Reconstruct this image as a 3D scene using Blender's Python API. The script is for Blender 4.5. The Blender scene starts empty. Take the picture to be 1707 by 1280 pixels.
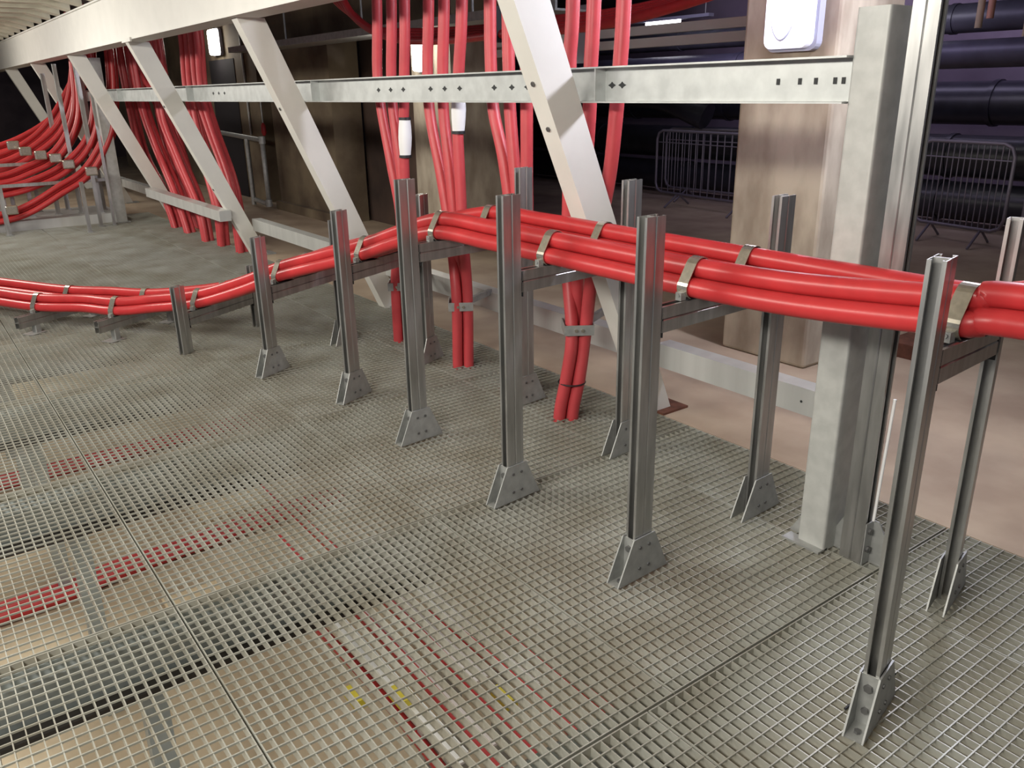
import bpy, math, random
from mathutils import Vector, Matrix
random.seed(7)
S = bpy.context.scene
COL = S.collection

# ------------------------------------------------------------------ camera
YAW, PITCH, ROLL, FPX = math.radians(-36.211), math.radians(19.649), math.radians(-0.974), 1374.43
cd = bpy.data.cameras.new('camera'); cam = bpy.data.objects.new('camera', cd); COL.objects.link(cam)
cy, sy, cp, sp = math.cos(YAW), math.sin(YAW), math.cos(PITCH), math.sin(PITCH)
F = Vector((cy*cp, sy*cp, -sp)); Rt = Vector((sy, -cy, 0)); U = Rt.cross(F)
cr, sr = math.cos(ROLL), math.sin(ROLL)
r = Rt*cr + U*sr; u = -Rt*sr + U*cr
M = Matrix((r, u, -F)).transposed().to_4x4(); M.translation = (0, 0, 1.6)
cam.matrix_world = M
cd.sensor_fit = 'HORIZONTAL'; cd.sensor_width = 36; cd.lens = FPX*36/1707; cd.clip_start = .05; cd.clip_end = 100
S.camera = cam

# ------------------------------------------------------------------ world, lights, exposure
S.view_settings.view_transform = 'Standard'; S.view_settings.look = 'None'
S.view_settings.gamma = 1; S.view_settings.use_curve_mapping = False
S.view_settings.exposure = 0.0
w = bpy.data.worlds.new('world'); S.world = w; w.use_nodes = True
w.node_tree.nodes['Background'].inputs[0].default_value = (.75, .78, .9, 1)
w.node_tree.nodes['Background'].inputs[1].default_value = .16

def area(name, loc, target, sx, sy_, power, color):
    l = bpy.data.lights.new(name, 'AREA'); l.shape = 'RECTANGLE'; l.size = sx; l.size_y = sy_
    l.energy = power; l.color = color
    o = bpy.data.objects.new(name, l); COL.objects.link(o); o.location = loc
    d = Vector(target) - Vector(loc)
    o.rotation_euler = d.to_track_quat('-Z', 'Y').to_euler()
    return o
WARM = (1, .95, .86); COOL = (.86, .86, 1)
area('strip_light', (.9, 1.5, 2.42), (2.0, -1.4, 0), 2.4, .25, 150, WARM)
area('strip_light', (4.6, 1.3, 2.42), (5.0, -1.6, 0), 2.4, .25, 110, WARM)
area('strip_light', (9.5, .6, 2.3), (9.6, -1.6, 0), 2.4, .25, 95, WARM)
area('strip_light', (14, .4, 2.3), (13.5, -1.6, 0), 2.4, .25, 70, WARM)
area('strip_light', (1.6, -3.9, 2.62), (3.4, -2.3, 1.0), .30, .22, 78, COOL)
area('strip_light', (.3, -5.6, 2.9), (1.5, -3.8, 0), 1.2, .3, 9, (1, .92, .85))
area('lower_level_fill', (4.2, -.8, -.26), (4.2, -.8, -1.3), 6.0, 3.6, 30, WARM)  # unseen fill added below the grating to brighten the lower floor
area('lower_level_fill', (10, -1.2, -.26), (10, -1.2, -1.3), 5.0, 3.0, 20, WARM)  # same added fill for the far end of the lower floor
area('back_room_fill', (6.0, -10.6, 2.95), (6.0, -12, 1.9), 7.0, .4, 70, (.74, .66, 1))  # unseen purple fill, added to lighten the hazy back wall
area('back_room_fill', (6.2, -7.4, 2.9), (6.2, -10.5, 1.6), 4.0, .4, 30, (.80, .7, 1))  # unseen purple fill, added to brighten the ducts

# ------------------------------------------------------------------ materials
def mat(name, col, rough=.5, metal=0, noise=0, scale=20, bump=0, col2=None, emit=0, stretch=None, rn=0):
    m = bpy.data.materials.new(name); m.use_nodes = True; nt = m.node_tree; b = nt.nodes['Principled BSDF']
    b.inputs['Base Color'].default_value = (*col, 1); b.inputs['Roughness'].default_value = rough
    b.inputs['Metallic'].default_value = metal
    if emit:
        b.inputs['Emission Color'].default_value = (*col, 1); b.inputs['Emission Strength'].default_value = emit
    if noise or col2 or bump or rn:
        tc = nt.nodes.new('ShaderNodeTexCoord'); n = nt.nodes.new('ShaderNodeTexNoise')
        n.inputs['Scale'].default_value = scale; n.inputs['Detail'].default_value = 5
        src = tc.outputs['Object']
        if stretch:
            mp = nt.nodes.new('ShaderNodeMapping'); mp.inputs['Scale'].default_value = stretch
            nt.links.new(src, mp.inputs[0]); src = mp.outputs[0]
        nt.links.new(src, n.inputs['Vector'])
        rp = nt.nodes.new('ShaderNodeValToRGB')
        rp.color_ramp.elements[0].position = .35; rp.color_ramp.elements[1].position = .65
        c2 = col2 or tuple(c*(1-noise) for c in col)
        rp.color_ramp.elements[0].color = (*c2, 1); rp.color_ramp.elements[1].color = (*col, 1)
        nt.links.new(n.outputs['Fac'], rp.inputs[0]); nt.links.new(rp.outputs[0], b.inputs['Base Color'])
        if rn:
            mr = nt.nodes.new('ShaderNodeMapRange'); mr.inputs[3].default_value = rough-rn; mr.inputs[4].default_value = rough+rn
            nt.links.new(n.outputs['Fac'], mr.inputs[0]); nt.links.new(mr.outputs[0], b.inputs['Roughness'])
        if bump:
            bp = nt.nodes.new('ShaderNodeBump'); bp.inputs['Strength'].default_value = bump; bp.inputs['Distance'].default_value = .01
            nt.links.new(n.outputs['Fac'], bp.inputs['Height']); nt.links.new(bp.outputs[0], b.inputs['Normal'])
    return m
GALV = mat('galvanised_strut', (.50, .50, .49), .36, .85, .25, 30, stretch=(1, 1, .15), rn=.08)
GALVB = mat('galvanised_beam', (.55, .57, .56), .42, .45, .18, 14, rn=.1)
GALVC = mat('galvanised_column', (.50, .51, .49), .55, .3, .15, 18)
GPLATE = mat('galvanised_plate', (.42, .43, .42), .5, .5, .2, 25)
GRATE = mat('galvanised_grating', (.44, .45, .41), .45, .35, .2, 3, col2=(.33, .32, .27))
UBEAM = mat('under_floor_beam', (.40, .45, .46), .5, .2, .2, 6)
USHADE = mat('under_floor_shade', (.045, .04, .038), .7)  # near-black, shade beside the floor beams put into the colour
STEEL = mat('stainless_band', (.62, .58, .50), .25, .85, .2, 60)
BOLT = mat('bolt_steel', (.16, .16, .16), .45, .6)
WHITE = mat('white_paint', (.72, .71, .66), .5, 0, .06, 5)
WHITEB = mat('white_paint_beam', (.74, .73, .69), .5, 0, .06, 5)
RAILM = mat('rail_zinc_paint', (.60, .61, .59), .4, .3, .12, 6, stretch=(2, 1, .1))
RED = mat('red_cable_sheath', (.50, .034, .038), .34, 0, .12, 12)
REDV = mat('red_riser_sheath', (.56, .065, .075), .42, 0, .1, 12)
BLACK = mat('black_plastic', (.012, .012, .015), .5)
DARK = mat('dark_slot', (.02, .022, .024), .6)
LABEL = mat('white_sleeve', (.85, .86, .86), .5)
CONC = mat('floor_concrete', (.44, .35, .255), .75, 0, 0, 2.2, .15, (.33, .25, .18))
LOWC = mat('lower_floor_screed', (.62, .52, .37), .8, 0, 0, .9, .1, (.27, .20, .13))
WALLC = mat('wall_concrete', (.21, .165, .105), .85, 0, 0, 1.5, .3, (.085, .058, .038))
WALLD = mat('dark_wall', (.10, .075, .08), .85, 0, 0, 1.4, .3, (.05, .036, .045))
WALLB = mat('back_wall', (.20, .165, .20), .85, 0, 0, .8, .3, (.11, .085, .11))
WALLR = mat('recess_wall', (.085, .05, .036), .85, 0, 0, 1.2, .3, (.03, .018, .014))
PILL = mat('pillar_concrete', (.47, .41, .32), .8, 0, 0, 5.5, .5, (.27, .22, .165), stretch=(1, 1, .4))
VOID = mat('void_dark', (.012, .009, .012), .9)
PIPE = mat('black_pipe', (.03, .03, .04), .35, 0, .3, 6)
BLUEP = mat('blue_grey_duct', (.13, .13, .19), .45, .2, .3, 4)
LAMP = mat('lamp_glow', (1, .95, .85), .4, emit=14)
LAMPB = mat('lamp_diffuser', (.86, .87, 1), .25, emit=.32)
LED = mat('lamp_led', (1, .98, 1), .3, emit=12)
HOUS = mat('lamp_housing', (.35, .36, .45), .4)
DECK = mat('deck_steel', (.55, .52, .42), .6, .1, .15, 6)
BEIGE = mat('beige_board', (.62, .50, .33), .8, 0, .15, 8)
YEL = mat('yellow_tape', (.65, .55, .05), .5)
BARR = mat('barrier_galvanised', (.22, .2, .24), .5, .4)
RUST = mat('rust_wood', (.16, .06, .035), .85, 0, .4, 20)

# ------------------------------------------------------------------ mesh helpers
class MB:
    def __init__(s): s.v = []; s.f = []; s.sm = []
    def add(s, vs, fs, smooth=False):
        o = len(s.v); s.v += [tuple(v) for v in vs]; s.f += [tuple(i+o for i in f) for f in fs]; s.sm += [smooth]*len(fs)
    def box(s, x0, x1, y0, y1, z0, z1, T=None):
        vs = [Vector((x, y, z)) for x in (x0, x1) for y in (y0, y1) for z in (z0, z1)]
        if T: vs = [T @ v for v in vs]
        s.add(vs, [(0, 1, 3, 2), (4, 6, 7, 5), (0, 4, 5, 1), (2, 3, 7, 6), (0, 2, 6, 4), (1, 5, 7, 3)])
    def prism(s, pts, O, A, B, D, smooth=False):
        """polygon pts (a,b) in plane O + a*A + b*B, extruded by D"""
        O, A, B, D = map(Vector, (O, A, B, D)); n = len(pts)
        v = [O+A*a+B*b for a, b in pts]; v2 = [p+D for p in v]
        s.add(v+v2, [tuple(range(n))[::-1], tuple(range(n, 2*n))])
        s.add(v+v2, [(i, (i+1) % n, (i+1) % n+n, i+n) for i in range(n)], smooth)
    def tube(s, path, rad, n=10, cap=True, radii=None):
        path = [Vector(p) for p in path]; m = len(path)
        T = []
        for i in range(m):
            T.append((path[min(i+1, m-1)]-path[max(i-1, 0)]).normalized())
        N = T[0].orthogonal().normalized(); vs = []
        for i in range(m):
            N = (N - T[i]*N.dot(T[i])).normalized(); Bn = T[i].cross(N)
            rr = radii[i] if radii else rad
            for k in range(n):
                a = 2*math.pi*k/n; vs.append(path[i]+N*math.cos(a)*rr+Bn*math.sin(a)*rr)
        fs = [(i*n+k, i*n+(k+1) % n, (i+1)*n+(k+1) % n, (i+1)*n+k) for i in range(m-1) for k in range(n)]
        s.add(vs, fs, True)
        if cap: s.add(vs, [tuple(range(n))[::-1], tuple(range((m-1)*n, m*n))])
    def build(s, name, m, parent=None, loc=None, label=None):
        me = bpy.data.meshes.new(name); me.from_pydata(s.v, [], s.f); me.materials.append(m)
        me.polygons.foreach_set('use_smooth', s.sm); me.update()
        o = bpy.data.objects.new(name, me); COL.objects.link(o)
        if parent: o.parent = parent
        if loc: o.location = loc
        if label: o['label'] = label
        return o
def thing(name, label, cat, loc=(0, 0, 0), group=None):
    o = bpy.data.objects.new(name, None); COL.objects.link(o); o.location = loc
    o.empty_display_size = .1; o['label'] = label; o['category'] = cat
    if group: o['group'] = group
    return o
def tag(o, label, cat, group=None, kind=None):
    o['label'] = label; o['category'] = cat
    if group: o['group'] = group
    if kind: o['kind'] = kind
    return o
def struct(o): o['kind'] = 'structure'; return o
def catmull(P, n=8):
    P = [Vector(p) for p in P]; P = [P[0]*2-P[1]]+P+[P[-1]*2-P[-2]]; out = []
    for i in range(1, len(P)-2):
        for k in range(n):
            t = k/n; a, b, c, d = P[i-1:i+3]
            out.append(.5*((2*b)+(c-a)*t+(2*a-5*b+4*c-d)*t*t+(3*b-a-3*c+d)*t**3))
    out.append(P[-2]); return out
def boxobj(name, m, *a, **k):
    b = MB(); b.box(*a); return b.build(name, m, **k)

# C-section outline (open towards +b), a across, b outwards
def csec(wd=.041, d=.0415, t=.003, lip=.0095, ret=.007):
    h = wd/2
    c = .0032
    return [(-h, c), (-h+c, 0), (h-c, 0), (h, c), (h, d), (h-lip, d), (h-lip, d-ret), (h-lip+t, d-ret), (h-lip+t, d-t), (h-t, d-t), (h-t, t),
            (-h+t, t), (-h+t, d-t), (-h+lip-t, d-t), (-h+lip-t, d-ret), (-h+lip, d-ret), (-h+lip, d), (-h, d)]

# ------------------------------------------------------------------ the setting
HOLE = -2.97
bb = MB()
bb.box(-3, 26, -14, HOLE, -.12, 0); struct(bb.build('floor', CONC))
struct(boxobj('floor_lower', LOWC, -3, 16, HOLE-.3, 3.2, -1.5, -1.32))
struct(boxobj('trim_1', CONC, -3, 12.2, HOLE-.02, HOLE, -1.32, -.12))
bb = MB(); bb.box(12.22, 26, HOLE, 6, -.12, -.004); struct(bb.build('floor', CONC))
struct(boxobj('wall_back', WALLB, -3, 26, -12.2, -12, -.0, 4))
struct(boxobj('wall_end', WALLD, 25.8, 26, -13, 6, 0, 4))
# concrete walls behind the props, with dark recesses between them
bb = MB()
for x0, x1, y0, y1 in [(9.95, 11.95, -5.0, -4.6), (12.8, 22, -5.2, -4.75)]:
    bb.box(x0, x1, y0, y1, 0, 2.3 if x0 < 12 else 2.75)
struct(bb.build('wall_left', WALLC))
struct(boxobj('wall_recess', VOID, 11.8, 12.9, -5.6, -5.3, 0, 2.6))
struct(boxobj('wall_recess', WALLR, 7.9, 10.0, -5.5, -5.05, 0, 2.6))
struct(boxobj('door_1', VOID, 13.7, 14.9, -4.76, -4.74, 0, 2.13))
bb = MB(); bb.box(7.0, 12.4, -5.6, -4.5, 2.25, 2.6); bb.box(9.9, 11.95, -4.6, -4.52, .0, .12)
struct(bb.build('trim_2', WALLC))
struct(boxobj('ceiling', WALLD, -3, 26, -13, -4.4, 3.0, 3.2))
struct(boxobj('ceiling', WALLD, -3, 26, -4.4, -2.6, 3.0, 3.2))

# overhead profiled deck (ribs run across the beam)
db = MB()
db.box(-1, 24, -1.93, 4.0, 2.68, 2.70)
db.prism([(-1.93, 2.61), (-1.70, 2.68), (-1.70, 2.69), (-1.93, 2.62)], (-1, 0, 0), (0, 1, 0), (0, 0, 1), (25, 0, 0))
x = 3.0
while x < 22:
    db.prism([(-1.94, 2.465), (-1.70, 2.525), (4.0, 2.525), (4.0, 2.68), (-1.71, 2.68), (-1.94, 2.62)], (x, 0, 0), (0, 1, 0), (0, 0, 1), (.22, 0, 0)); x += .62
tag(db.build('roof_deck', DECK), 'pale profiled steel deck with raised ribs above the white overhead beam, top left corner', 'ceiling deck')

# ------------------------------------------------------------------ floor gratings
PX, PY = .0405, .0345
def grating_mesh(lx, ly):
    b = MB(); n = round(ly/PY); dy = ly/n
    for i in range(n+1):
        y = i*dy; y = min(max(y, .0025), ly-.0025)
        b.box(.003, lx-.003, y-.0017, y+.0017, -.036, -.001)
    for e in (0, lx-.004): b.box(e, e+.004, 0, ly, -.032, 0)
    n = round(lx/PX); dx = lx/n
    for i in range(1, n):
        x = i*dx; b.box(x-.0018, x+.0018, .001, ly-.001, -.0052, .0012)
    me = bpy.data.meshes.new('floor_grating'); me.from_pydata(b.v, [], b.f); me.materials.append(GRATE); return me
gm = {}
rows = [-.04+1.3*k for k in range(10)]     # panel ends across the walkway
NEARL = {
 (0, 0): 'square mesh floor grating at the bottom right edge by the rising white side bars',
}
for k, x0 in enumerate(rows):
    x0 = 1.262-1.301+1.301*k; lx = 1.293
    base = -1.355 if k == 0 else -.465
    cuts = []
    y = base
    while y > HOLE: y -= 1.0
    y += 1.0
    ys = [HOLE+.004, y]
    while ys[-1] < .5: ys.append(ys[-1]+1.0)
    if ys[1]-ys[0] < .25: ys.pop(1)
    for j in range(len(ys)-1):
        ly = round(ys[j+1]-ys[j]-.005, 3)
        if ly < .1: continue
        key = (lx, ly)
        if key not in gm: gm[key] = grating_mesh(lx, ly)
        o = bpy.data.objects.new('floor_grating', gm[key]); COL.objects.link(o); o.location = (x0, ys[j], 0)
        dist = ['nearest', 'second', 'third', 'fourth', 'fifth', 'sixth', 'seventh', 'eighth', 'ninth', 'tenth'][k]
        side = {0: 'by the concrete floor', 1: 'at the near posts', 2: 'in the walkway', 3: 'furthest left', 4: 'outermost left'}[j]
        tag(o, f'galvanised mesh floor panel, {dist} row back, panel {side}', 'floor grating', 'galvanised grating panels of the walkway')

# ------------------------------------------------------------------ support frames: two strut posts and a crossbar
BM_post = {}
def post_mesh(h, z0, single=False):
    b = MB()
    if single:
        b.prism([(a, c-.02) for a, c in csec()], (0, 0, z0), (1, 0, 0), (0, -1, 0), (0, 0, h-z0))
    else:
        b.prism([(a, c+.0003) for a, c in csec()], (0, 0, z0), (1, 0, 0), (0, 1, 0), (0, 0, h-z0))
        b.prism([(-a, c+.0003) for a, c in csec()], (0, 0, z0), (1, 0, 0), (0, -1, 0), (0, 0, h-z0))
    return b
def hexbolt(b, c, ax, rr=.009, t=.008):
    c = Vector(c); ax = Vector(ax).normalized(); A = ax.orthogonal().normalized(); B = ax.cross(A)
    b.prism([(rr*math.cos(i*math.pi/3), rr*math.sin(i*math.pi/3)) for i in range(6)], c, A, B, ax*t)
BMESH = {}
def bolt_at(parent, c, ax, rr=.009, t=.008, m=None):
    key = (rr, t, (m or BOLT).name)
    if key not in BMESH:
        b = MB(); hexbolt(b, (0, 0, 0), (0, 0, 1), rr, t); BMESH[key] = b.build('bolt', m or BOLT, parent); o = BMESH[key]
    else:
        o = BMESH[key].copy(); COL.objects.link(o); o.parent = parent
    o.location = c; o.rotation_euler = Vector(ax).to_track_quat('Z', 'Y').to_euler()
    return o
def bracket(parent, sgn, hh=.162):
    """splayed foot: two trapezoid gussets either side of the post, end strip and foot flanges"""
    b = MB()
    for s in (-1, 1):
        x = s*.0225
        b.prism([(-.125, .004), (.125, .004), (.052, hh), (-.052, hh)], (x if s > 0 else x-.005, 0, 0), (0, 1, 0), (0, 0, 1), (.005, 0, 0))
    b.box(-.0225, .0225, sgn*.0445-.0022, sgn*.0445+.0022, .002, hh-.004)
    b.box(-.0225, .0225, min(sgn*.045, sgn*.12), max(sgn*.045, sgn*.12), .001, .006)
    o = b.build('foot_bracket', GPLATE, parent)
    for sx in (-1, 1):
        for y in (-.022, .022):
            for z in (.045, .125): bolt_at(o, (sx*.0275, y, z), (sx, 0, 0), .0065, .004)
    bolt_at(o, (0, sgn*.047, .12), (0, sgn, 0), .012); bolt_at(o, (0, sgn*.047, .05), (0, sgn, 0), .010)
    bolt_at(o, (0, sgn*.09, .006), (0, 0, 1), .009)
    return o
def frame(N, Fp, ntop, atop, label, feet=True, ftop=None, single_far=False, far_arm=None):
    N, Fp = Vector((*N, 0)), Vector((*Fp, 0)); d = Fp-N; L = d.length
    root = thing('cable_support_frame', label, 'cable support', N, 'strut frames carrying the red cables')
    root.rotation_euler = (0, 0, math.atan2(d.y, d.x)-math.pi/2)        # local +y runs from near to far post
    z0 = .004
    o = post_mesh(ntop, z0).build('post', GALV, root)
    if feet: e = bracket(root, -1)
    ft = ftop or ntop
    o = post_mesh(ft, z0, single_far).build('post', GALV, root, loc=(0, L, 0))
    if feet: bracket(root, 1).location = (0, L, 0)
    a = MB(); fa = far_arm if far_arm is not None else atop
    y0, y1 = .047, L-.047
    slope = Vector((0, y1-y0, fa-atop)); 
    mid = atop-.0415
    cs = csec()
    a.prism([(p, q+.0003) for p, q in cs], (0, y0, mid), (1, 0, 0), (0, 0, 1), slope)
    a.prism([(-p, q+.0003) for p, q in cs], (0, y0, mid), (1, 0, 0), (0, 0, -1), slope)
    cb = a.build('crossbar', GALV, root)
    c = MB()
    for yy, zz in ((y0-.002, atop), (y1, fa)):
        c.box(-.026, -.0205, yy-.045, yy+.05, zz-.078, zz-.006); c.box(.0205, .026, yy-.045, yy+.05, zz-.078, zz-.006)
        hexbolt(c, (-.026, yy+.03, zz-.04), (-1, 0, 0)); hexbolt(c, (-.026, yy-.025, zz-.04), (-1, 0, 0))
    c.build('angle_cleat', GPLATE, root) if False else None
    c = MB()
    for yy, zz in ((y0+.001, atop), (y1-.005, fa)):
        c.box(.0, .0205, yy, yy+.004, zz-.10, zz+.0)
    c.build('end_clips', DARK, root) if False else None
    for yy, zz in ((y0+.001, atop), (y1-.005, fa)):
        c = MB(); c.box(.0, .0205, yy, yy+.004, zz-.10, zz+.0); c.build('end_clip', DARK, root)
    return root
FR = [ # near, far, near post top, crossbar top, label
 ((.88, -1.815), (1.03, -2.51), 1.24, 1.02, 'tall strut frame in the right foreground, nearest to the camera, open slot facing us', dict(single_far=True, far_arm=.94)),
 ((1.755, -1.813), (1.79, -2.50), 1.238, .952, 'strut frame whose near post stands left of the square column, foot gusset with four bolts', {}),
 ((2.48, -1.812), (2.54, -2.50), 1.238, .952, 'strut frame at the centre, in front of the nearest white prop', {}),
 ((3.26, -1.82), (3.33, -2.53), 1.238, .950, 'strut frame left of centre where the two cable bundles meet the highest point', {}),
 ((3.985, -1.83), (4.29, -2.50), 1.03, .735, 'shorter strut frame in front of the second white prop', {}),
 ((4.70, -1.64), (5.02, -2.27), .825, .525, 'knee-high strut frame where the cables slope down to the left', {}),
 ((5.44, -1.34), (5.80, -1.96), .45, .265, 'shortest strut frame, stub post beside the low cable bend', dict(feet=False)),
]
for N, Fp, nt, at, lab, kw in FR: frame(N, Fp, nt, at, lab, **kw)
# low bearers lying close to the grating at the left
for (N, Fp, zt, lab) in [((6.03, -.93), (6.42, -1.58), .165, 'low strut bearer under the clamped cables right of the left border'),
                         ((6.60, -.52), (7.00, -1.16), .145, 'low strut bearer under the cables nearest the left border of the photo')]:
    N, Fp = Vector((*N, 0)), Vector((*Fp, 0)); d = Fp-N; L = d.length
    root = thing('low_cable_bearer', lab, 'cable support', N, 'low bearers under the left cable bend'); root.rotation_euler = (0, 0, math.atan2(d.y, d.x)-math.pi/2)
    a = MB()
    a.prism(csec(), (0, 0, zt-.0415), (1, 0, 0), (0, 0, 1), (0, L, 0)); a.prism(csec(), (0, 0, zt-.042), (-1, 0, 0), (0, 0, -1), (0, L, 0))
    a.build('crossbar', GALV, root)
    for y in (.12, L-.12):
        b = MB(); b.prism(csec(), (0, y, .0), (1, 0, 0), (0, 1, 0), (0, 0, zt-.083)); b.box(-.05, .05, y-.06, y+.06, .001, .006)
        b.build('foot', GPLATE, root)

# ------------------------------------------------------------------ the red cable bundles on the frames
R = .033
# centre of the bundle: x, y, z of the surface it rests on
front = [(-.6, -1.98, 1.10), (.1, -2.00, 1.08), (.80, -2.02, 1.045), (.90, -2.02, 1.022), (1.35, -2.035, .975), (1.765, -2.045, .957), (2.12, -2.045, .955), (2.50, -2.045, .954), (2.9, -2.04, .954), (3.28, -2.02, .952),
         (3.65, -2.02, .860), (4.06, -2.01, .74), (4.42, -1.895, .635), (4.79, -1.80, .53), (5.13, -1.67, .40), (5.53, -1.50, .27), (5.90, -1.30, .20), (6.13, -1.10, .168), (6.42, -.95, .158), (6.72, -.70, .148), (7.2, -.45, .147), (7.9, -.05, .16), (8.8, .5, .2)]
back = [(-.6, -2.30, 1.09), (.1, -2.31, 1.07), (.84, -2.31, 1.00), (.97, -2.32, .965), (1.36, -2.33, .958), (1.78, -2.33, .957), (2.14, -2.335, .955), (2.53, -2.34, .954), (2.92, -2.34, .954), (3.30, -2.31, .952),
        (3.74, -2.25, .860), (4.17, -2.20, .74), (4.58, -2.12, .635), (4.91, -2.02, .53), (5.28, -1.88, .40), (5.66, -1.71, .27), (6.02, -1.49, .20), (6.27, -1.33, .168), (6.56, -1.15, .158), (6.86, -.93, .148), (7.35, -.66, .147), (8.05, -.25, .16), (8.95, .3, .2)]
def bundle(P, names, start=0):
    C = catmull(P, 6)
    offs = [(-R*1.0, R), (R*1.0, R), (0, R+R*math.sqrt(3))]
    for (o, z), lab in zip(offs, names):
        b = MB(); path = []
        for i, p in enumerate(C):
            t = (C[min(i+1, len(C)-1)]-C[max(i-1, 0)]); n = Vector((t.y, -t.x, 0)).normalized()   # towards... (side)
            path.append(p+n*o+Vector((0, 0, z)))
        b.tube(path, R*.985, 20)
        tag(b.build('power_cable', RED), lab, 'cable', 'red cables laid in trefoil on the frames')
bundle(front, ['rear lower red cable of the near bundle, hidden behind its pair', 'lower front red cable of the near bundle, lowest one facing the camera', 'top red cable of the near bundle'])
bundle(back, ['rear lower red cable of the far bundle, under its top cable', 'lower front red cable of the far bundle, seen just above the near bundle', 'top red cable of the far bundle, highest line against the background'])

def cleat(pos, ang, label, grp='steel cleats strapping the cable bundles'):
    """steel strap around three cables in trefoil; local x = along cable, y = across"""
    root = thing('cable_cleat', label, 'cable clamp', pos, grp); root.rotation_euler = (0, 0, ang)
    q = R+.003; cs = [(-R, R), (R, R), (0, R+R*math.sqrt(3))]
    pts = []
    for (cx_, cz_), a0, a1 in ((cs[1], -90, 30), (cs[2], 30, 150), (cs[0], 150, 270)):
        for i in range(9):
            a = math.radians(a0+(a1-a0)*i/8); pts.append((cx_+q*math.cos(a), cz_+q*math.sin(a)))
    inner = pts; outer = []
    cx0, cz0 = 0, R*1.5
    for (a, c) in pts:
        v = Vector((a-cx0, c-cz0)); v = v.normalized()*(v.length+.0028); outer.append((cx0+v.x, cz0+v.y))
    b = MB(); n = len(pts); w = .021; vs = []
    for x in (-w, w):
        vs += [(x, a, c) for a, c in inner]+[(x, a, c) for a, c in outer]
    fs = []
    for i in range(n):
        j = (i+1) % n
        fs += [(n+i, n+j, 3*n+j, 3*n+i), (i, 2*n+i, 2*n+j, j), (i, j, n+j, n+i), (2*n+i, 3*n+i, 3*n+j, 2*n+j)]
    b.add(vs, fs)
    b.build('strap', STEEL, root)
    c = MB()
    for a in (55, 125):          # folded closing lugs at the crown
        pass
    c.box(-w, w, -.030, -.026, R*2.55, R*3.25); c.box(-w, w, -.040, -.028, R*3.12, R*3.25)
    c.build('lug', STEEL, root)
    d = MB(); d.tube([(0, .050, .012), (0, .088, .012)], .006, 8); hexbolt(d, (0, .07, .012), (0, 1, 0), .011, .01); d.box(-.012, .012, .062, .085, -.004, .022)
    d.build('foot_clip', GPLATE, root)
    d = MB(); d.tube([(0, -.045, R*2.95), (0, -.012, R*3.3)], .005, 8); hexbolt(d, (0, -.048, R*2.9), (0, -1, .6), .010, .01)
    d.build('bolt', BOLT, root)
    s = MB(); s.box(-.024, .024, -.062, .062, -.003, .0); s.build('base_pad', BLACK, root)
    return root
def heading(P, i): 
    a, b = Vector(P[i-1]), Vector(P[i+1]); t = b-a; return math.atan2(t.y, t.x)
for P, nm in ((front, 'near'), (back, 'far')):
    for i, wh in [(3, 'on the right foreground frame'), (5, 'on the frame left of the square column'), (7, 'on the centre frame'), (9, 'on the frame at the highest point'), (11, 'on the frame before the second white prop'),
                  (13, 'on the knee-high frame'), (15, 'on the shortest frame'), (17, 'over the first low bearer'), (19, 'over the low bearer at the left border')]:
        cleat(P[i], heading(P, i), f'steel strap cleat around the {nm} cable bundle {wh}')

# ------------------------------------------------------------------ galvanised cross beam, square column and tall strut
b = MB()
h0, h1, t = 1.542, 1.682, .006; X0, X1 = 1.56, 14.5
b.box(X0, X1, -2.492, -2.486, h0, h1); b.box(X0, X1, -2.492, -2.425, h0, h0+t); b.box(X0, X1, -2.492, -2.425, h1-t, h1)
root = thing('cross_beam', 'long galvanised channel beam running behind the white props into the square column', 'steel beam')
b.build('channel', GALVB, root)
for X in (2.70, 5.55, 8.4, 11.2):
    s = MB(); s.box(X, X+.006, -2.486, -2.428, h0+t, h1-t); s.build('stiffener', GALVB, root)
c = [4.70, 4.55, 4.40, 4.10, 3.955, 3.81, 3.50, 3.355, 3.235, 2.66, 2.60, 1.845, 1.76, 1.70, 1.63, 1.60, 7.5, 7.65, 7.8]
for X in c:
    s = MB(); s.prism([(-.022, 0), (-.006, -.007), (0, -.013), (.006, -.007), (.022, 0), (.006, .007), (0, .013), (-.006, .007)] if X > 2 else [(-.006, -.010), (.006, -.010), (.006, .010), (-.006, .010)], (X, -2.486, 1.610), (1, 0, 0), (0, 0, 1), (0, .003, 0))
    s.build('slot_hole', DARK, root)
b = MB()
def rbox(b, x0, x1, y0, y1, z0, z1, rr=.012, n=4):
    pts = []
    for cx_, cy_, a0 in ((x1-rr, y1-rr, 0), (x0+rr, y1-rr, 90), (x0+rr, y0+rr, 180), (x1-rr, y0+rr, 270)):
        for i in range(n+1):
            a = math.radians(a0+90*i/n); pts.append((cx_+rr*math.cos(a), cy_+rr*math.sin(a)))
    b.prism(pts, (0, 0, z0), (1, 0, 0), (0, 1, 0), (0, 0, z1-z0), True)
root = thing('square_column', 'thick galvanised square hollow column, open at the top, holding the end of the cross beam', 'column', (1.5, -2.5, 0))
rbox(b, -.055, .055, -.075, .055, 0, 1.815, .010); b.build('shaft', GALVC, root)
s = MB(); s.prism([(.055, .0), (.12, 0), (.055, .12)], (0, -.0, 0), (1, 0, 0), (0, 0, 1), (0, .008, 0)); s.box(-.055, .10, .03, .085, 0, .008)
s.build('base_plate', GPLATE, root)
s = MB(); s.box(-.05, .02, .055, .09, .0, .02); s.build('rust_patch', RUST, root) if False else None

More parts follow.
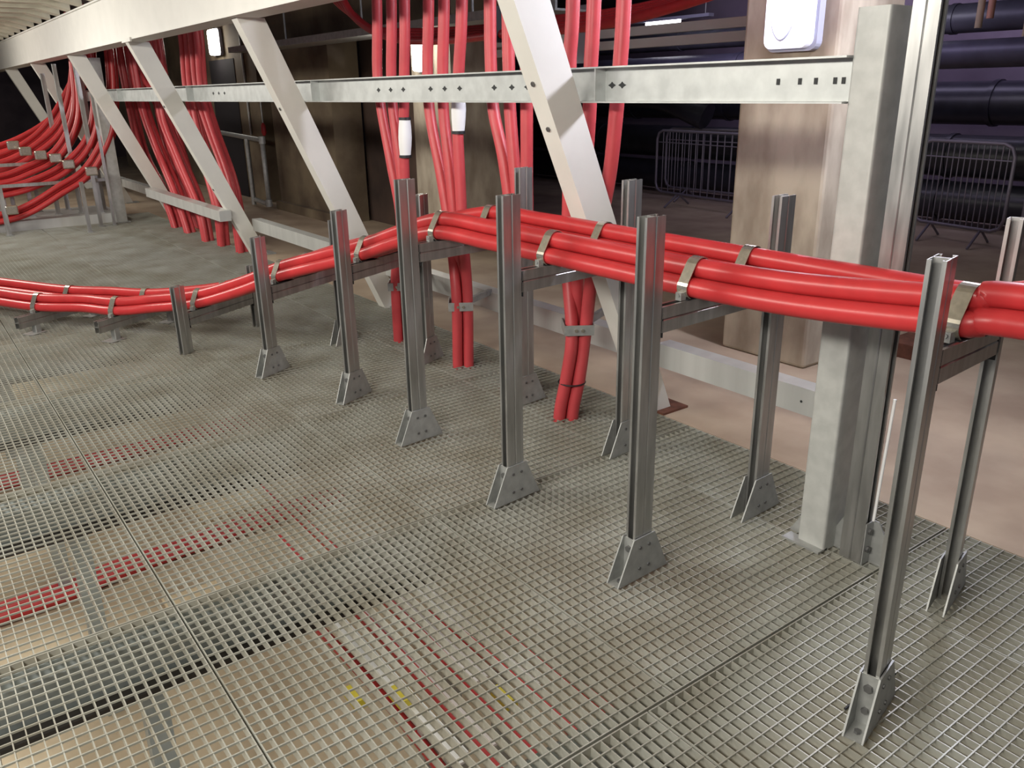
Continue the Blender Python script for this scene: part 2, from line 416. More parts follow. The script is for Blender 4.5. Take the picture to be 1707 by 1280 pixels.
root = thing('tall_strut_post', 'tall back-to-back strut post rising out of the top of the photo beside the square column', 'post', (1.355, -2.49, 0))
b = MB()
b.prism([(a, c+.0003) for a, c in csec(.041, .041)], (0, 0, .004), (0, 1, 0), (-1, 0, 0), (0, 0, 2.95)); b.prism([(a, c+.0003) for a, c in csec(.041, .041)], (0, 0, .004), (0, -1, 0), (1, 0, 0), (0, 0, 2.95))
b.build('post', GALV, root)
s = MB()
for sg in (-1, 1):
    y = sg*.0225
    s.prism([(-.16, .004), (.13, .004), (.05, .165), (-.065, .165)], (0, y if sg > 0 else y-.005, 0), (1, 0, 0), (0, 0, 1), (0, .005, 0)) if sg < 0 else None
s.box(-.0475, -.0435, -.0225, .0225, .004, .165); s.box(-.16, .12, -.07, -.02, .001, .006)
o = s.build('foot_bracket', GPLATE, root)
bolt_at(o, (-.0475, 0, .13), (-1, 0, 0), .012); bolt_at(o, (-.0475, 0, .06), (-1, 0, 0), .012); bolt_at(o, (-.11, -.0215, .03), (0, 1, 0), .012)
wc = MB(); wc.tube(catmull([(1.304, -2.50, .17), (1.302, -2.505, .35), (1.297, -2.51, .62)], 6), .0055, 8)
tag(wc.build('white_wire', LABEL), 'thin white wire standing up beside the slot of the tall strut post', 'wire')

# ------------------------------------------------------------------ overhead white beam, raking props, low rail
b = MB()
zb = 2.075
b.box(-1, 24, -2.12, -1.97, zb, zb+.375)
root = thing('overhead_beam', 'deep white painted overhead beam crossing the top left corner', 'steel beam')
b.build('web', WHITEB, root)
s = MB(); s.box(-1, 24, -2.16, -1.955, zb-.012, zb); s.build('bottom_flange', WHITEB, root)
s = MB(); s.box(-1, 24, -2.16, -1.945, zb+.375, zb+.390); s.build('top_flange', WHITEB, root)
s = MB(); s.box(8.15, 8.45, -1.956, -1.94, zb-.03, zb+.004); s.build('splice_plate', WHITEB, root)
PL = ['nearest white raking prop, beside the centre post, with bolts on its edge', 'second white raking prop, shadow of the beam across it', 'third white raking prop, its foot left of the knee-high frame',
      'fourth white raking prop, foot in front of the distant riser cables', 'fifth white raking prop, behind the cable swoops', 'white raking prop nearest the left border of the photo']
for k in range(6):
    X = 2.78+2.88*k
    root = thing('raking_prop', PL[k], 'prop', (X, 0, 0), 'white raking props under the overhead beam')
    b = MB(); z1 = zb-.012; wid = .105
    ft, dt = -2.925, .442; bk, db_ = -3.075, .425
    rr = .008
    b.prism([(ft, .0), (ft+dt*z1, z1), (bk+db_*z1, z1), (bk, .0)], (0, 0, 0), (0, 1, 0), (0, 0, 1), (wid, 0, 0))
    sh = b.build('shaft', WHITE, root)
    m = sh.modifiers.new('bevel', 'BEVEL'); m.width = .008; m.segments = 3
    s = MB(); s.box(-.05, wid+.05, -3.15, -2.965, .0005, .012); s.build('base_plate', RUST if k == 0 else GPLATE, root)
    if k < 3:
        for z in ((1.62, 1.44, .42) if k == 0 else (1.5, .7)):
            bolt_at(root, (.052, ft+dt*z+.001, z), (0, 1, -.44), .011, .007)
for k in range(5):
    xa = 2.78+2.88*k+.105; xb = xa+2.775
    if k == 0: pass
    b = MB()
    if k == 2: b.box(8.46, 11.34, -2.715, -2.60, .395, .50)
    else: b.box(xa-.004, xb+.004, -3.045, -2.95, .262, .382)
    o = b.build('low_rail', RAILM)
    tag(o, ['white box rail low between the first and second props', 'white box rail low between the second and third props', 'white box rail low between the third and fourth props', 'white box rail low between the fourth and fifth props, behind red risers', 'farthest white box rail, behind the red swoops'][k], 'rail', 'low rails between the props')
b = MB(); b.box(1.69, 2.784, -3.045, -2.95, .262, .382)
root = thing('low_rail', 'white box rail between the nearest prop and square column, small bolt holes in its face', 'rail', group='low rails between the props')
b.build('box_rail', RAILM, root)
s = MB()
for X, z in ((2.105, .315), (1.93, .32)): s.prism([(.006*math.cos(i), .006*math.sin(i)) for i in range(6)], (X, -2.951, z), (1, 0, 0), (0, 0, 1), (0, .003, 0))
s.build('bolt_hole', DARK, root)
s = MB(); s.box(1.69, 1.72, -3.09, -2.99, 0, .262); s.build('leg', RAILM, root)

# ------------------------------------------------------------------ riser cables behind the cross beam
def riser(name, pts, lab, m=REDV, n=7, rad=R*.97, grp='red riser cables', k=16):
    b = MB(); b.tube(catmull(pts, n), rad, k)
    return tag(b.build(name, m), lab, 'cable', grp)
Yb = -2.62
def tail(x, y, dx=0): return [(x, y, -.02), (x, y, -.5), (x, y, -1.28)]
T = {
 'first': ((4.80, -2.60), [[(4.86, 2.9), (4.90, 2.12), (4.955, 1.72), (4.935, 1.50), (4.85, 1.17), (4.77, .80)], [(4.68, 2.9), (4.72, 2.11), (4.775, 1.71), (4.78, 1.50), (4.735, 1.18), (4.72, .90)], [(4.54, 2.9), (4.565, 2.10), (4.62, 1.67), (4.67, 1.3), (4.685, 1.07), (4.70, .85)]]),
 'second': ((4.085, -2.62), [[(4.24, 2.9), (4.30, 2.07), (4.345, 1.73), (4.34, 1.47), (4.25, 1.14), (4.175, .80)], [(4.08, 2.9), (4.14, 2.06), (4.18, 1.73), (4.19, 1.47), (4.15, 1.18), (4.11, .80)], [(3.92, 2.9), (3.965, 2.05), (4.015, 1.72), (4.05, 1.47), (4.045, 1.12), (4.035, .80)]]),
 'third': ((3.50, -2.60), [[(3.68, 2.9), (3.71, 2.02), (3.715, 1.72), (3.70, 1.50), (3.615, 1.24), (3.55, .85)], [(3.55, 2.9), (3.56, 2.0), (3.56, 1.71), (3.555, 1.50), (3.52, 1.19), (3.48, .85)], [(3.40, 2.9), (3.41, 2.0), (3.415, 1.7), (3.416, 1.51), (3.42, 1.19), (3.42, .85)]]),
 'fourth': ((3.03, -2.56), [[(3.05, 2.9), (3.07, 1.97), (3.09, 1.72), (3.09, 1.45), (3.09, 1.1), (3.10, .8)], [(2.90, 2.9), (2.93, 1.96), (2.945, 1.69), (2.95, 1.49), (2.98, 1.15), (3.02, .8)], [(2.72, 2.9), (2.745, 1.94), (2.757, 1.70), (2.772, 1.52), (2.81, 1.22), (2.90, .85)]]),
}
WH = ['left cable', 'middle cable', 'right cable']
for nm, ((fx, fy), cs) in T.items():
    for i, c in enumerate(cs):
        P = [(x, Yb, z) for x, z in c]
        ox, oy = [(.018, .028), (.050, -.031), (-.018, -.028)][i]
        if nm == 'fourth': P += [(2.995+ox, -2.61+oy, .45), (3.005+ox, -2.585+oy, .22)]
        elif nm == 'second': P += [(fx-.015+ox, fy+oy, .45)]
        else: P += [(fx-.02+ox, fy+oy, .45)]
        P += [(fx+ox, fy+oy, 0), (fx+ox, fy+oy, -.3), (fx+ox, fy+oy, -.8), (fx+ox, fy+oy, -1.28)]
        riser('riser_cable', P, f'{WH[i]} of the {nm} red riser trio counted from the left, middle of the photo', RED if nm in ('first', 'fourth') and False else REDV)
# white sleeves with black ties on two of the risers, black ties near the floor
def sleeve(x, z0, z1, lean, lab):
    root = thing('cable_sleeve', lab, 'cable marker', (x, Yb, z0), 'white cable marker sleeves')
    b = MB(); pts = [(lean*t, 0, (z1-z0)*t) for t in (0, .12, .3, .5, .7, .88, 1)]
    b.tube(pts, .04, 14, radii=[.034, .036, .040, .042, .040, .036, .034]); b.build('sleeve', LABEL, root)
    for t in (.02, .97):
        s = MB(); s.tube([(lean*t, 0, (z1-z0)*t-.008), (lean*t, 0, (z1-z0)*t+.008)], .0385, 14); s.build('tie', BLACK, root)
sleeve(4.66, 1.215, 1.45, -.02, 'white sleeve with two black ties on a riser above the tall post left of centre')
sleeve(4.045, 1.375, 1.62, -.02, 'white sleeve on a riser just under the cross beam, black tie at its bottom')
def ring(x, y, z, lab):
    s = MB(); s.tube([(x, y, z-.006), (x, y, z+.006)], .072, 16, cap=False); tag(s.build('cable_tie', BLACK), lab, 'cable tie')
for x, y, z, lab, yy in [(2.995, -2.61, .475, 'galvanised cleat fixing the fourth riser trio to the low rail', 0), (4.085, -2.62, .38, 'galvanised cleat fixing the second riser trio to the low rail', 0), (4.80, -2.60, .38, 'galvanised cleat fixing the first riser trio to the low rail', 0)]:
    root = thing('riser_cleat', lab, 'cable clamp', (x, y, z), 'cleats on the low rail')
    root.location = (x+.017, y-.010, z); root.rotation_euler = (0, 0, math.radians(56))
    s = MB(); s.box(-.070, .070, .060, .064, -.026, .026); s.box(-.074, -.070, -.09, .064, -.026, .026); s.box(.070, .074, -.09, .064, -.026, .026); s.box(-.074, .074, -.094, -.09, -.026, .026)
    ar = MB(); ar.box(-.012, .012, -.37, -.09, -.018, .018); ar.build('arm', GPLATE, root).rotation_euler = (0, 0, math.radians(-30))
    s.build('band', GPLATE, root)
    bolt_at(root, (-.016, .064, 0), (0, 1, 0), .009, .008, STEEL); bolt_at(root, (.016, .064, 0), (0, 1, 0), .009, .008, STEEL)
# thin black tie around fourth trio
s = MB(); s.tube([(3.023+.069*math.cos(a*math.pi/8), -2.593+.069*math.sin(a*math.pi/8), .19) for a in range(17)], .004, 6)
tag(s.build('cable_tie', BLACK), 'thin black tie around the fourth riser trio just above the floor grating', 'cable tie')

# distant riser trios between the third and fifth props
G = [((10.80, -2.72), [(11.14, .40), (11.85, .86), (12.10, 1.53), (12.15, 2.2)]),
     ((10.25, -2.72), [(10.60, .50), (11.15, 1.03), (11.49, 1.53), (11.55, 2.2)]),
     ((9.50, -2.70), [(9.62, .40), (10.12, .90), (10.55, 1.40), (10.45, 2.0)]),
     ((9.08, -2.74), [(9.07, .44), (9.36, 1.10), (9.50, 1.65), (9.40, 2.15)]),
     ((8.55, -2.76), [(8.60, .67), (8.99, 1.24), (9.20, 1.65), (9.12, 2.15)])]
nmg = ['leftmost', 'second', 'third', 'fourth', 'rightmost']
for g, ((fx, fy), c) in enumerate(G):
    fx *= 1.035; fy *= 1.045; c = [(x*1.035, z) for x, z in c]
    for i, (ox, oy) in enumerate([(.045, 0), (-.045, 0), (0, -.07)]):
        P = [(c[-1][0]+ox*2.2, fy+oy, 2.7)]+[(x+ox*(1+.5*z), fy+oy, z) for x, z in c[::-1]]+[(fx+ox*.8, fy+oy, 0), (fx+ox*.8, fy+oy, -.4), (fx+ox*.8, fy+oy, -1.25)]
        riser('riser_cable', P, f'{["left", "right", "rear"][i]} cable of the {nmg[g]} distant riser trio, left of the photo', grp='distant riser cables', k=10, n=5)
# straight risers hanging behind the fourth prop, then swooping to the left over their own rack
SW = [ # path in (y, z) at x = 12 scaled out from the camera, x factor
 (12.1, [(-2.62, 2.6), (-2.60, 2.0), (-2.53, 1.46), (-2.42, 1.09), (-2.11, .66), (-1.72, .43), (-1.35, .24), (-1.0, .16), (-.3, .14)]),
 (12.35, [(-2.40, 2.6), (-2.36, 2.0), (-2.34, 1.45), (-2.18, 1.02), (-1.86, .72), (-1.5, .56), (-1.08, .47), (-.4, .44)]),
 (12.6, [(-2.22, 2.5), (-2.18, 2.0), (-2.12, 1.45), (-1.98, 1.12), (-1.75, .86), (-1.45, .72), (-1.1, .62), (-.4, .58)]),
 (12.9, [(-2.28, 2.5), (-2.20, 2.0), (-2.05, 1.5), (-1.85, 1.17), (-1.55, .95), (-1.30, .82), (-1.0, .76), (-.4, .74)]),
 (13.3, [(-2.35, 2.5), (-2.25, 1.95), (-1.95, 1.45), (-1.65, 1.12), (-1.3, .92), (-.95, .84), (-.4, .82)]),
 (13.7, [(-2.45, 2.4), (-2.3, 1.9), (-1.95, 1.4), (-1.5, 1.1), (-1.0, .95), (-.3, .92)]),
]
nms = ['lowest', 'second lowest', 'middle', 'fourth', 'fifth', 'highest']
for g, (X, c) in enumerate(SW):
    kx = X/12
    for i, (o1, o2) in enumerate([(0, 0), (.075, .01), (.035, .07), (-.03, .08)]):
        P = []
        for y, z in c:
            P.append((X+o1+.04*i, y*kx-o1*.8, 1.6+(z-1.6)*kx+o2))
        riser('swoop_cable', P, f'{["front", "rear", "upper rear", "upper front"][i]} cable of the {nms[g]} red swoop at the left border', RED, grp='red cables swooping to the left rack', k=10, n=5, rad=.034)
# extra vertical risers seen high behind the fifth prop
for i in range(10):
    X = 12.6+.0*i; y = -3.02+.085*i if i < 5 else -3.35+.075*(i-5)
    P = [(12.4+.09*(i % 5), -3.10+.0*i+.10*(i % 3), 2.6), (12.4+.09*(i % 5)-.02*i, -3.1+.10*(i % 3), 1.9), (12.1+.13*(i % 5)-.3*(i > 4), -3.05, 1.4), (11.7+.13*(i % 5)-.3*(i > 4), -3.0, .9), (11.35+.1*(i % 5)-.2*(i > 4), -2.97, .05)]
    P = [(x-.9+(.55 if i > 4 else 0), y, z) for x, y, z in P]
    P[-1] = (P[-1][0], -3.06, .004); 
    riser('riser_cable', P, 'straight red riser in the dense curtain behind the distant trios', grp='dense curtain of risers', k=8, n=4)

# galvanised posts and rods of the distant rack, raised kerb
tag(boxobj('raised_kerb', RAILM, 12.25, 13.3, -2.45, .6, -.003, .12), 'low raised grey kerb carrying the distant rack posts at the left', 'kerb')
rack = [(12.15, -2.42, .13, 2.06), (11.45, -1.90, .04, .62), (11.9, -2.12, .04, .65), (12.4, -2.24, .05, 2.0), (12.55, -2.02, .045, 2.0), (12.6, -1.75, .05, .62), (12.6, -1.45, .045, .55), (12.6, -1.15, .045, .52), (13.1, -1.95, .05, 1.9), (13.1, -1.6, .045, .75), (13.1, -1.3, .045, .7), (11.9, -1.07, .05, .60), (12.7, -2.34, .045, 2.0), (11.9, -2.28, .03, 2.06), (12.9, -1.1, .045, .5)]
rl = ['broad grey column right of the red swoops', 'thin post in front of the raised kerb, its foot lowest of the rack posts', 'short strut post at the kerb edge under the front clamp', 'tall strut post rising through the red swoops', 'tall strut post left of the clamp chain', 'short rack post carrying the lowest swoop', 'short rack post under the middle swoops', 'short rack post nearest the left border', 'tall rear strut post behind the swoops', 'short rear rack post behind the kerb', 'short rear rack post further left', 'stub post at the left border in front of the cables', 'tall strut post beside the broad grey column', 'thin conduit standing in front of the broad grey column', 'small rear post at the left border']
for (x, y, s_, h), lab in zip(rack, rl):
    root = thing('rack_post', lab, 'post', (x, y, 0), 'posts of the distant rack'); z0 = .12 if 12.25 < x < 13.3 and y > -2.45 else .003
    b = MB(); q = s_/2; b.box(-q, q, -q, q, z0, h)
    if s_ < .06: b.box(-q*.5, q*.5, q, q+.004, z0, h)
    b.build('shaft', GALV if s_ < .1 else GALVC, root)
    b = MB(); b.box(-q*1.5, q*1.5, -q*1.5, q*1.5, z0, z0+.012); b.build('base_plate', GPLATE, root)
for j, (x, z, y0, y1) in enumerate([(12.28, .60, -2.5, -1.0), (12.8, .82, -2.5, -1.0)]):
    b = MB(); b.box(x-.02, x+.02, y0, y1, z-.06, z-.02)
    tag(b.build('rack_rail', GALV), ['front strut rail under the clamped swoops', 'rear strut rail under the clamped swoops'][j], 'rail')
for j, (x, y, z) in enumerate([(11.9, -2.12, .70), (12.2, -1.92, .78), (12.3, -1.80, .86), (12.4, -1.65, .90), (12.5, -1.50, .95), (12.7, -1.40, 1.02), (11.9, -1.15, .30)]):
    b = MB(); b.box(x-.03, x+.03, y-.07, y+.07, z-.05, z+.06)
    m_ = b.build('swoop_clamp', STEEL); tag(m_, ['steel clamp lowest of the chain across the red swoops', 'steel clamp second from the bottom of the chain', 'steel clamp third in the chain', 'steel clamp fourth in the chain', 'steel clamp fifth in the chain', 'steel clamp topmost of the chain', 'single steel clamp at the left border on the lowest swoop'][j], 'cable clamp', 'clamps on the red swoops')
    mm = m_.modifiers.new('bevel', 'BEVEL'); mm.width = .015; mm.segments = 2

# ------------------------------------------------------------------ concrete pillars and lamps
b = MB(); b.box(2.725, 3.345, -4.75, -4.15, 0, 3.0)
o = b.build('trim_3', PILL); struct(o); mm = o.modifiers.new('bevel', 'BEVEL'); mm.width = .02; mm.segments = 2
b = MB(); b.box(7.2, 7.95, -5.3, -4.6, 0, 2.5); struct(b.build('trim_4', PILL))
def bulkhead(x, y, z, wd, ht, lab, big=False):
    root = thing('wall_lamp', lab, 'lamp', (x, y, z))
    b = MB()
    def rr(w_, h_, r_):
        pts = []
        for cx_, cz_, a0 in ((w_-r_, h_-r_, 0), (-w_+r_, h_-r_, 90), (-w_+r_, -h_+r_, 180), (w_-r_, -h_+r_, 270)):
            for i in range(6):
                a = math.radians(a0+18*i); pts.append((cx_+r_*math.cos(a), cz_+r_*math.sin(a)))
        return pts
    b.prism(rr(wd, ht, wd*.3), (0, 0, 0), (1, 0, 0), (0, 0, 1), (0, .05, 0)); b.build('housing', HOUS, root)
    b = MB(); b.prism(rr(wd*.88, ht*.94, wd*.3), (0, .05, 0), (1, 0, 0), (0, 0, 1), (0, .05, 0)); d = b.build('diffuser', LAMPB if big else LAMP, root)
    mm = d.modifiers.new('bevel', 'BEVEL'); mm.width = .02; mm.segments = 3
    if big:
        b = MB(); b.tube(catmull([(.09, .102, .3), (.10, .102, .0), (.085, .102, -.13), (.03, .102, -.19), (-.03, .102, -.13), (-.04, .102, .0), (-.03, .102, .3)], 5), .006, 6); b.build('lens_ring', HOUS, root)
        b = MB(); b.box(-.005, .055, .10, .108, -.125, -.105); b.build('led', LED, root)
        b = MB(); b.box(-.03, .07, .10, .108, .11, .26); b.build('led', LED, root)
bulkhead(2.985, -4.15, 2.02, .16, .25, 'large rounded lamp on the concrete pillar at the top edge, glowing bluish white', True)
bulkhead(14.3, -4.74, 2.39, .22, .20, 'lit white bulkhead lamp on the far left concrete wall above a dark doorway')
bulkhead(7.65, -4.60, 1.93, .12, .15, 'lit white bulkhead lamp on the far pillar behind the second riser trio')
for (x, y, z, p, c) in [(2.985, -3.95, 2.0, 9, COOL), (14.3, -4.5, 2.35, 16, WARM), (7.65, -4.4, 1.95, 14, WARM)]:
    l = bpy.data.lights.new('wall_lamp_light', 'POINT'); l.energy = p; l.color = c; l.shadow_soft_size = .12
    o = bpy.data.objects.new('wall_lamp_light', l); COL.objects.link(o); o.location = (x, y, z)

# pull cords and guard rail on the left wall
for (x, y, lab, m_) in [(12.35, -4.6, 'hanging cord with a red handle on the left concrete wall', RED), (10.9, -4.57, 'hanging cord with a dark handle beside the second prop', DARK)]:
    root = thing('pull_cord', lab, 'pull cord', (x, y, 1.0))
    b = MB(); b.tube([(0, 0, .52), (0, 0, .18)], .012, 6); b.box(-.03, .03, -.25 if x > 12 else -.035, .015, .50, .54); b.build('cord', GPLATE, root)
    b = MB(); b.tube([(0, 0, .2), (0, 0, .16), (0, 0, .06), (0, 0, .02)], .03, 8, radii=[.012, .035, .04, .02]); b.build('handle', m_, root)
root = thing('guard_rail', 'grey tubular guard rail with a rectangular end loop before the dark recess', 'guard rail', (0, 0, 0))
b = MB()
b.tube([(14.4, -4.55, 1.02), (12.02, -4.40, .98), (11.92, -4.40, .94), (11.92, -4.40, .12), (12.02, -4.40, .08), (12.6, -4.42, .10)], .035, 8)
b.build('loop', GPLATE, root)
b = MB(); b.tube([(12.55, -4.40, .98), (12.55, -4.40, .02)], .035, 8); b.build('upright', GPLATE, root)
for z in (.98, .1):
    b = MB(); b.tube([(11.92, -4.40, z-.05), (11.92, -4.40, z+.05)], .05, 8); b.build('fitting', GPLATE, root)
for x, y in ((15.3, -4.73), (13.25, -4.73)):
    b = MB(); b.tube([(x, y, 1.0), (x, y, 2.7)], .02, 6); tag(b.build('conduit', GPLATE), 'thin vertical conduit '+('left' if x > 14 else 'right')+' of the far left bulkhead lamp', 'conduit')

# ------------------------------------------------------------------ high level services behind
def tubeobj(name, pts, rad, m_, lab, cat, grp=None, n=6, k=10, parent=None):
    b = MB(); b.tube(catmull(pts, n) if len(pts) > 2 else pts, rad, k); o = b.build(name, m_)
    if lab: tag(o, lab, cat, grp)
    return o
for i in range(4):
    d = i*.06
    tubeobj('high_cable', [(7.6+d, -3.4, 2.9), (7.05+d, -3.4, 2.42), (6.75+d, -3.42-d*.3, 2.16+d*.3), (6.25+d, -3.45, 2.0+d*.35), (5.6, -3.5-d, 1.95+d*.4), (4.8, -3.5-d, 1.95+d*.4), (3.6, -3.6-d, 1.98+d*.4), (1.6, -3.6-d, 2.3)], .03, RED,
            f'red cable {["lowest", "second lowest", "third", "topmost"][i]} of the bundle curving overhead behind the risers', 'cable', 'overhead red cable bundle')
b = MB(); b.box(4.83, 4.90, -3.74, -3.46, 1.90, 2.12); tag(b.build('cable_hanger', BLACK), 'black hanger clamp around the overhead red cables', 'cable clamp')
for j, z in enumerate((1.93, 2.02)):
    b = MB(); b.box(3.2, 7.15, -5.05, -4.98, z-.035, z+.03)
    tag(b.build('trunking', LABEL), ['lower', 'upper'][j]+' white trunking running behind the risers to the right', 'trunking', 'white trunking pair')
b = MB(); b.box(5.55, 5.85, -4.97, -4.93, 1.80, 2.25); tag(b.build('junction_box', HOUS), 'grey junction box hung on the white trunking right of the risers', 'box')
root = thing('cable_tray', 'dull metal cable tray under the concrete edge at the top centre', 'cable tray')
b = MB(); b.box(5.0, 12.0, -4.48, -4.10, 2.13, 2.145); b.box(5.0, 12.0, -4.12, -4.10, 2.145, 2.20); b.build('tray', GPLATE, root)
for X in (6.2, 8.2, 10.2):
    b = MB(); b.tube([(X, -4.2, 2.14), (X, -4.2, 3.0)], .012, 6); b.build('hanger_rod', GPLATE, root)
root = thing('far_strip_lamp', 'small glowing strip lamp far back under the dark ceiling right of the risers', 'lamp', (8.7, -9, 2.42))
b = MB(); b.box(-.9, .9, -.05, .05, .03, .07); b.build('housing', HOUS, root)
b = MB(); b.box(-.35, .25, -.03, .03, -.02, .03); b.build('tube', LED, root)
for x in (-.8, .8):
    b = MB(); b.tube([(x, 0, .07), (x, 0, .58)], .008, 6); b.build('hanger_rod', GPLATE, root)
root = thing('far_ceiling_lamp', 'white glowing ceiling lamp beside the top of the tall strut post', 'lamp', (5.1, -9, 2.45))
b = MB(); b.tube([(-.05, 0, .05), (.35, 0, .05)], .06, 10); b.build('tube', LED, root)
b = MB(); b.tube([(.15, 0, .1), (.15, 0, .55)], .01, 6); b.build('hanger_rod', GPLATE, root)
# dark ducts and pipes
duct = [((3, -8.6, 1.85), (11.5, -8.8, 1.85), .13, 'blue grey duct running across the dark back room, upper right', BLUEP),
        ((2, -9.8, 2.25), (11.5, -9.8, 2.25), .15, 'blue grey duct under the ceiling of the dark back room', BLUEP),
        ((1, -10.2, .78), (13, -10.2, .78), .24, 'black pipe at waist height behind the barriers', PIPE),
        ((1, -10.1, .28), (13, -10.1, .28), .22, 'black pipe near the floor behind the barriers', PIPE),
        ((1, -11.2, 1.35), (13, -10.9, 1.35), .26, 'black pipe at head height in the dark back room', PIPE)]
for a, c, rr_, lab, m_ in duct:
    root = thing('large_pipe', lab, 'pipe'); b = MB(); b.tube([a, c], rr_, 20); b.build('pipe', m_, root)
    for X in range(3, 12, 2):
        t_ = (X-a[0])/(c[0]-a[0]); y = a[1]+(c[1]-a[1])*t_
        b = MB(); b.tube([(X, y, a[2]), (X+.06, y, a[2])], rr_*1.07, 20); b.build('collar', m_, root)
tubeobj('large_pipe', [(12, -9.4, 1.3), (10.4, -9.3, 1.5), (9.0, -9.3, 1.48), (8.2, -9.5, 1.2)], .2, PIPE, 'bent black pipe rising over the left barrier', 'pipe')
for i, (X, z0) in enumerate([(4.38, 2.1), (4.28, 2.18), (3.92, 2.0), (4.85, 2.05)]):
    b = MB(); b.tube([(X, -9, z0), (X, -9, 3.0)], .035, 8); tag(b.build('drop_pipe', [BEIGE, mat('salmon_pipe', (.6, .3, .2), .5), BEIGE, HOUS][i]), ['pale', 'salmon', 'pale right hand', 'grey'][i]+' drop pipe hanging from the dark ceiling top right', 'pipe')

# crowd barriers
def barrier(x0, x1, y, yb, lab, feet=True):
    root = thing('crowd_barrier', lab, 'barrier', (0, 0, 0), 'crowd barriers in the dark back room')
    z0, z1 = .17, 1.02
    def P(t, z): return (x0+(x1-x0)*t, y+(yb-y)*t, z)
    rc = .12/abs(x1-x0)
    loop = [P(rc, z0), P(1-rc, z0), P(1-rc*.3, z0+.035), P(1, z0+.12), P(1, z1-.12), P(1-rc*.3, z1-.035), P(1-rc, z1), P(rc, z1), P(rc*.3, z1-.035), P(0, z1-.12), P(0, z0+.12), P(rc*.3, z0+.035), P(rc, z0)]
    b = MB(); b.tube(loop, .019, 8); b.build('frame', BARR, root)
    b = MB(); b.tube([P(0.02, z1-.16), P(.98, z1-.16)], .008, 6)
    n = 16
    for i in range(1, n): b.tube([P(i/n, z0), P(i/n, z1)], .007, 6)
    b.build('bars', BARR, root)
    for t in (.22, .78):
        c = Vector(P(t, 0)); b = MB(); b.tube([c+Vector((.03, -.28, .01)), c+Vector((0, -.02, z0)), c+Vector((-.03, .28, .01))], .014, 6); b.build('foot', BARR, root)
barrier(8.66, 6.5, -9.0, -8.75, 'grey crowd barrier left of the concrete pillar')
barrier(8.95, 7.0, -9.5, -9.5, 'second grey crowd barrier just behind the left one')
barrier(4.80, 3.75, -9.05, -8.85, 'grey crowd barrier right of the tall strut post')
barrier(3.6, 1.8, -8.9, -8.7, 'grey crowd barrier cut by the right border')
tag(boxobj('timber_offcut', RUST, 2.2, 2.6, -5.15, -4.8, 0, .09), 'dark reddish timber offcut on the floor behind the tall strut post', 'timber')
tubeobj('tool_handle', [(2.35, -4.2, .55), (2.38, -4.2, .0)], .03, PILL, 'pale stick leaning behind the square column', 'stick')

# ------------------------------------------------------------------ below the gratings
for k in range(9):
    X = 1.26+1.3*k
    root = thing('floor_beam', f'grey steel beam seen through the grating, under the {["nearest", "second", "third", "fourth", "fifth", "sixth", "seventh", "eighth", "ninth"][k]} panel joint', 'steel beam', (X, 0, 0), 'steel beams under the grating joints')
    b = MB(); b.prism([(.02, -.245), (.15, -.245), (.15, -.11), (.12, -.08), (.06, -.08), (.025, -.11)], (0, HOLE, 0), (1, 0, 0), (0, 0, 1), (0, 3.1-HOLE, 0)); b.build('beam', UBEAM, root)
    b = MB(); b.box(-.05, .17, HOLE, 3.1, -.27, -.25); b.build('bottom_flange', USHADE, root)  # added plate, coloured dark to stand for shade along the beam
    b = MB(); y = HOLE+.1
    while y < 3: b.box(-.05, .07, y, y+.05, -.08, -.038); y += 1.0
    b.build('clip', GPLATE, root)
    for y in (-2.3, -.36, 1.5):
        b = MB(); b.box(.04, .12, y-.04, y+.04, -1.32, -.27); b.build('leg', UBEAM, root)
low = [('low_cable', [(5.12+d, 3.0, -1.28), (5.10+d, .02, -1.28), (5.2+d, -.84, -1.28), (5.3+d, -2.6, -1.28)], RED, 'floor level below, running under the second joint') for d in (0, .07, .14)]
for i, (n_, p, m_, l_) in enumerate(low): tubeobj(n_, p, .034, m_, f'{["near", "middle", "far"][i]} red cable of the run crossing below the left gratings', 'cable', 'red cables below the gratings')
for i in range(3):
    tubeobj('low_cable', [(7.1+.08*i, 3.0, -1.28), (7.12+.08*i, -.2, -1.28), (7.2+.08*i, -2.6, -1.28)], .034, RED, f'{["near", "middle", "far"][i]} red cable of the second run further back below the gratings', 'cable', 'red cables below the gratings')
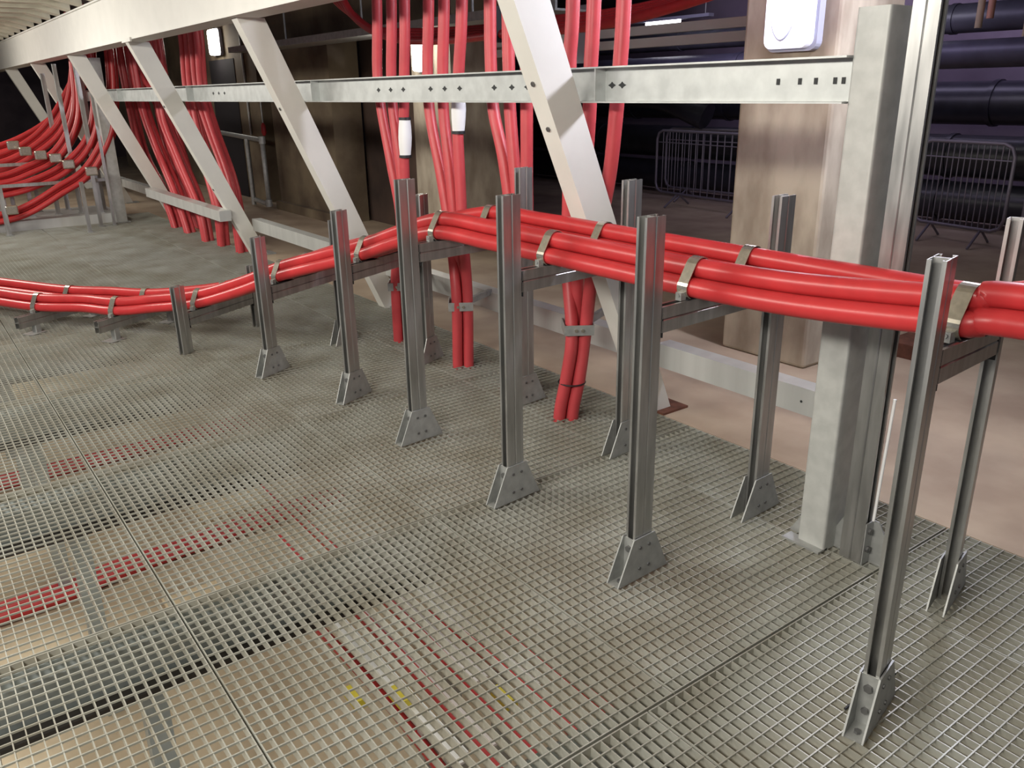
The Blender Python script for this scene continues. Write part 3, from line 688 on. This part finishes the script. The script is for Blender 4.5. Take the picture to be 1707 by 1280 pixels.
for i, (y, z, x0, x1) in enumerate([(-1.19, -.48, 1.5, 3.6), (-1.32, -.47, 1.5, 4.6), (-1.46, -.47, 1.3, 2.6), (-1.06, -.55, 1.5, 3.2), (-1.62, -.47, 1.2, 2.3)]):
    tubeobj('low_cable', [(x0, y, z), ((x0+x1)/2, y-.03, z), (x1, y, z)], .022, RED, f'{["first", "second", "third", "fourth", "fifth"][i]} thin red cable lying on the trays below the centre grating', 'cable', 'thin red cables on the trays')
for i, (y, w_, x0, x1, z) in enumerate([(-1.40, .08, 2.15, 2.92, -.5), (-1.54, .07, 2.0, 2.88, -.5), (-1.25, .05, 1.85, 2.85, -.5), (-1.12, .06, 1.85, 2.9, -.5)]):
    root = thing('white_tray', f'{["widest", "second widest", "third", "narrowest"][i]} white tray glimpsed below the centre grating', 'cable tray', (0, 0, 0), 'white trays below the grating')
    b = MB(); b.box(x0, x1, y-w_/2, y+w_/2, z-.01, z); b.box(x0, x1, y-w_/2, y-w_/2+.004, z, z+.03); b.build('tray', LABEL, root)
    b = MB(); b.box(x0+.2, x0+.24, y-w_/2, y+w_/2, -1.32, z-.01); b.build('leg', GALVC, root)
for i, (x0, x1, y0, y1, h_) in enumerate([(4.2, 4.75, -1.15, -.8, .03), (4.0, 4.6, -1.6, -1.3, .03), (6.2, 6.8, -.5, .2, .03), (5.6, 6.3, -1.9, -1.3, .03)]):
    tag(boxobj('board_stack', BEIGE, x0, x1, y0, y1, -1.32, -1.32+h_), ['beige block below the left gratings beside the red run', 'smaller beige block under the second joint', 'wide beige board stack further back below the gratings', 'beige block under the dense mesh below the second prop'][i], 'board')
for i, (x, y) in enumerate([(2.28, -1.0), (2.18, -1.13), (1.95, -1.43)]):
    tag(boxobj('yellow_tag', YEL, x, x+.10, y, y+.05, -.50, -.46), ['left', 'middle', 'right'][i]+' yellow tape marker glimpsed below the near grating', 'tag', 'yellow markers')
bb = MB(); bb.tube([(1.245-.32, -2.02, .006), (.93, -1.88, .01), (.93, -1.78, .006)], .004, 6)
tag(bb.build('loose_tie', BLACK), 'loose black cable tie lying on the near grating', 'cable tie')
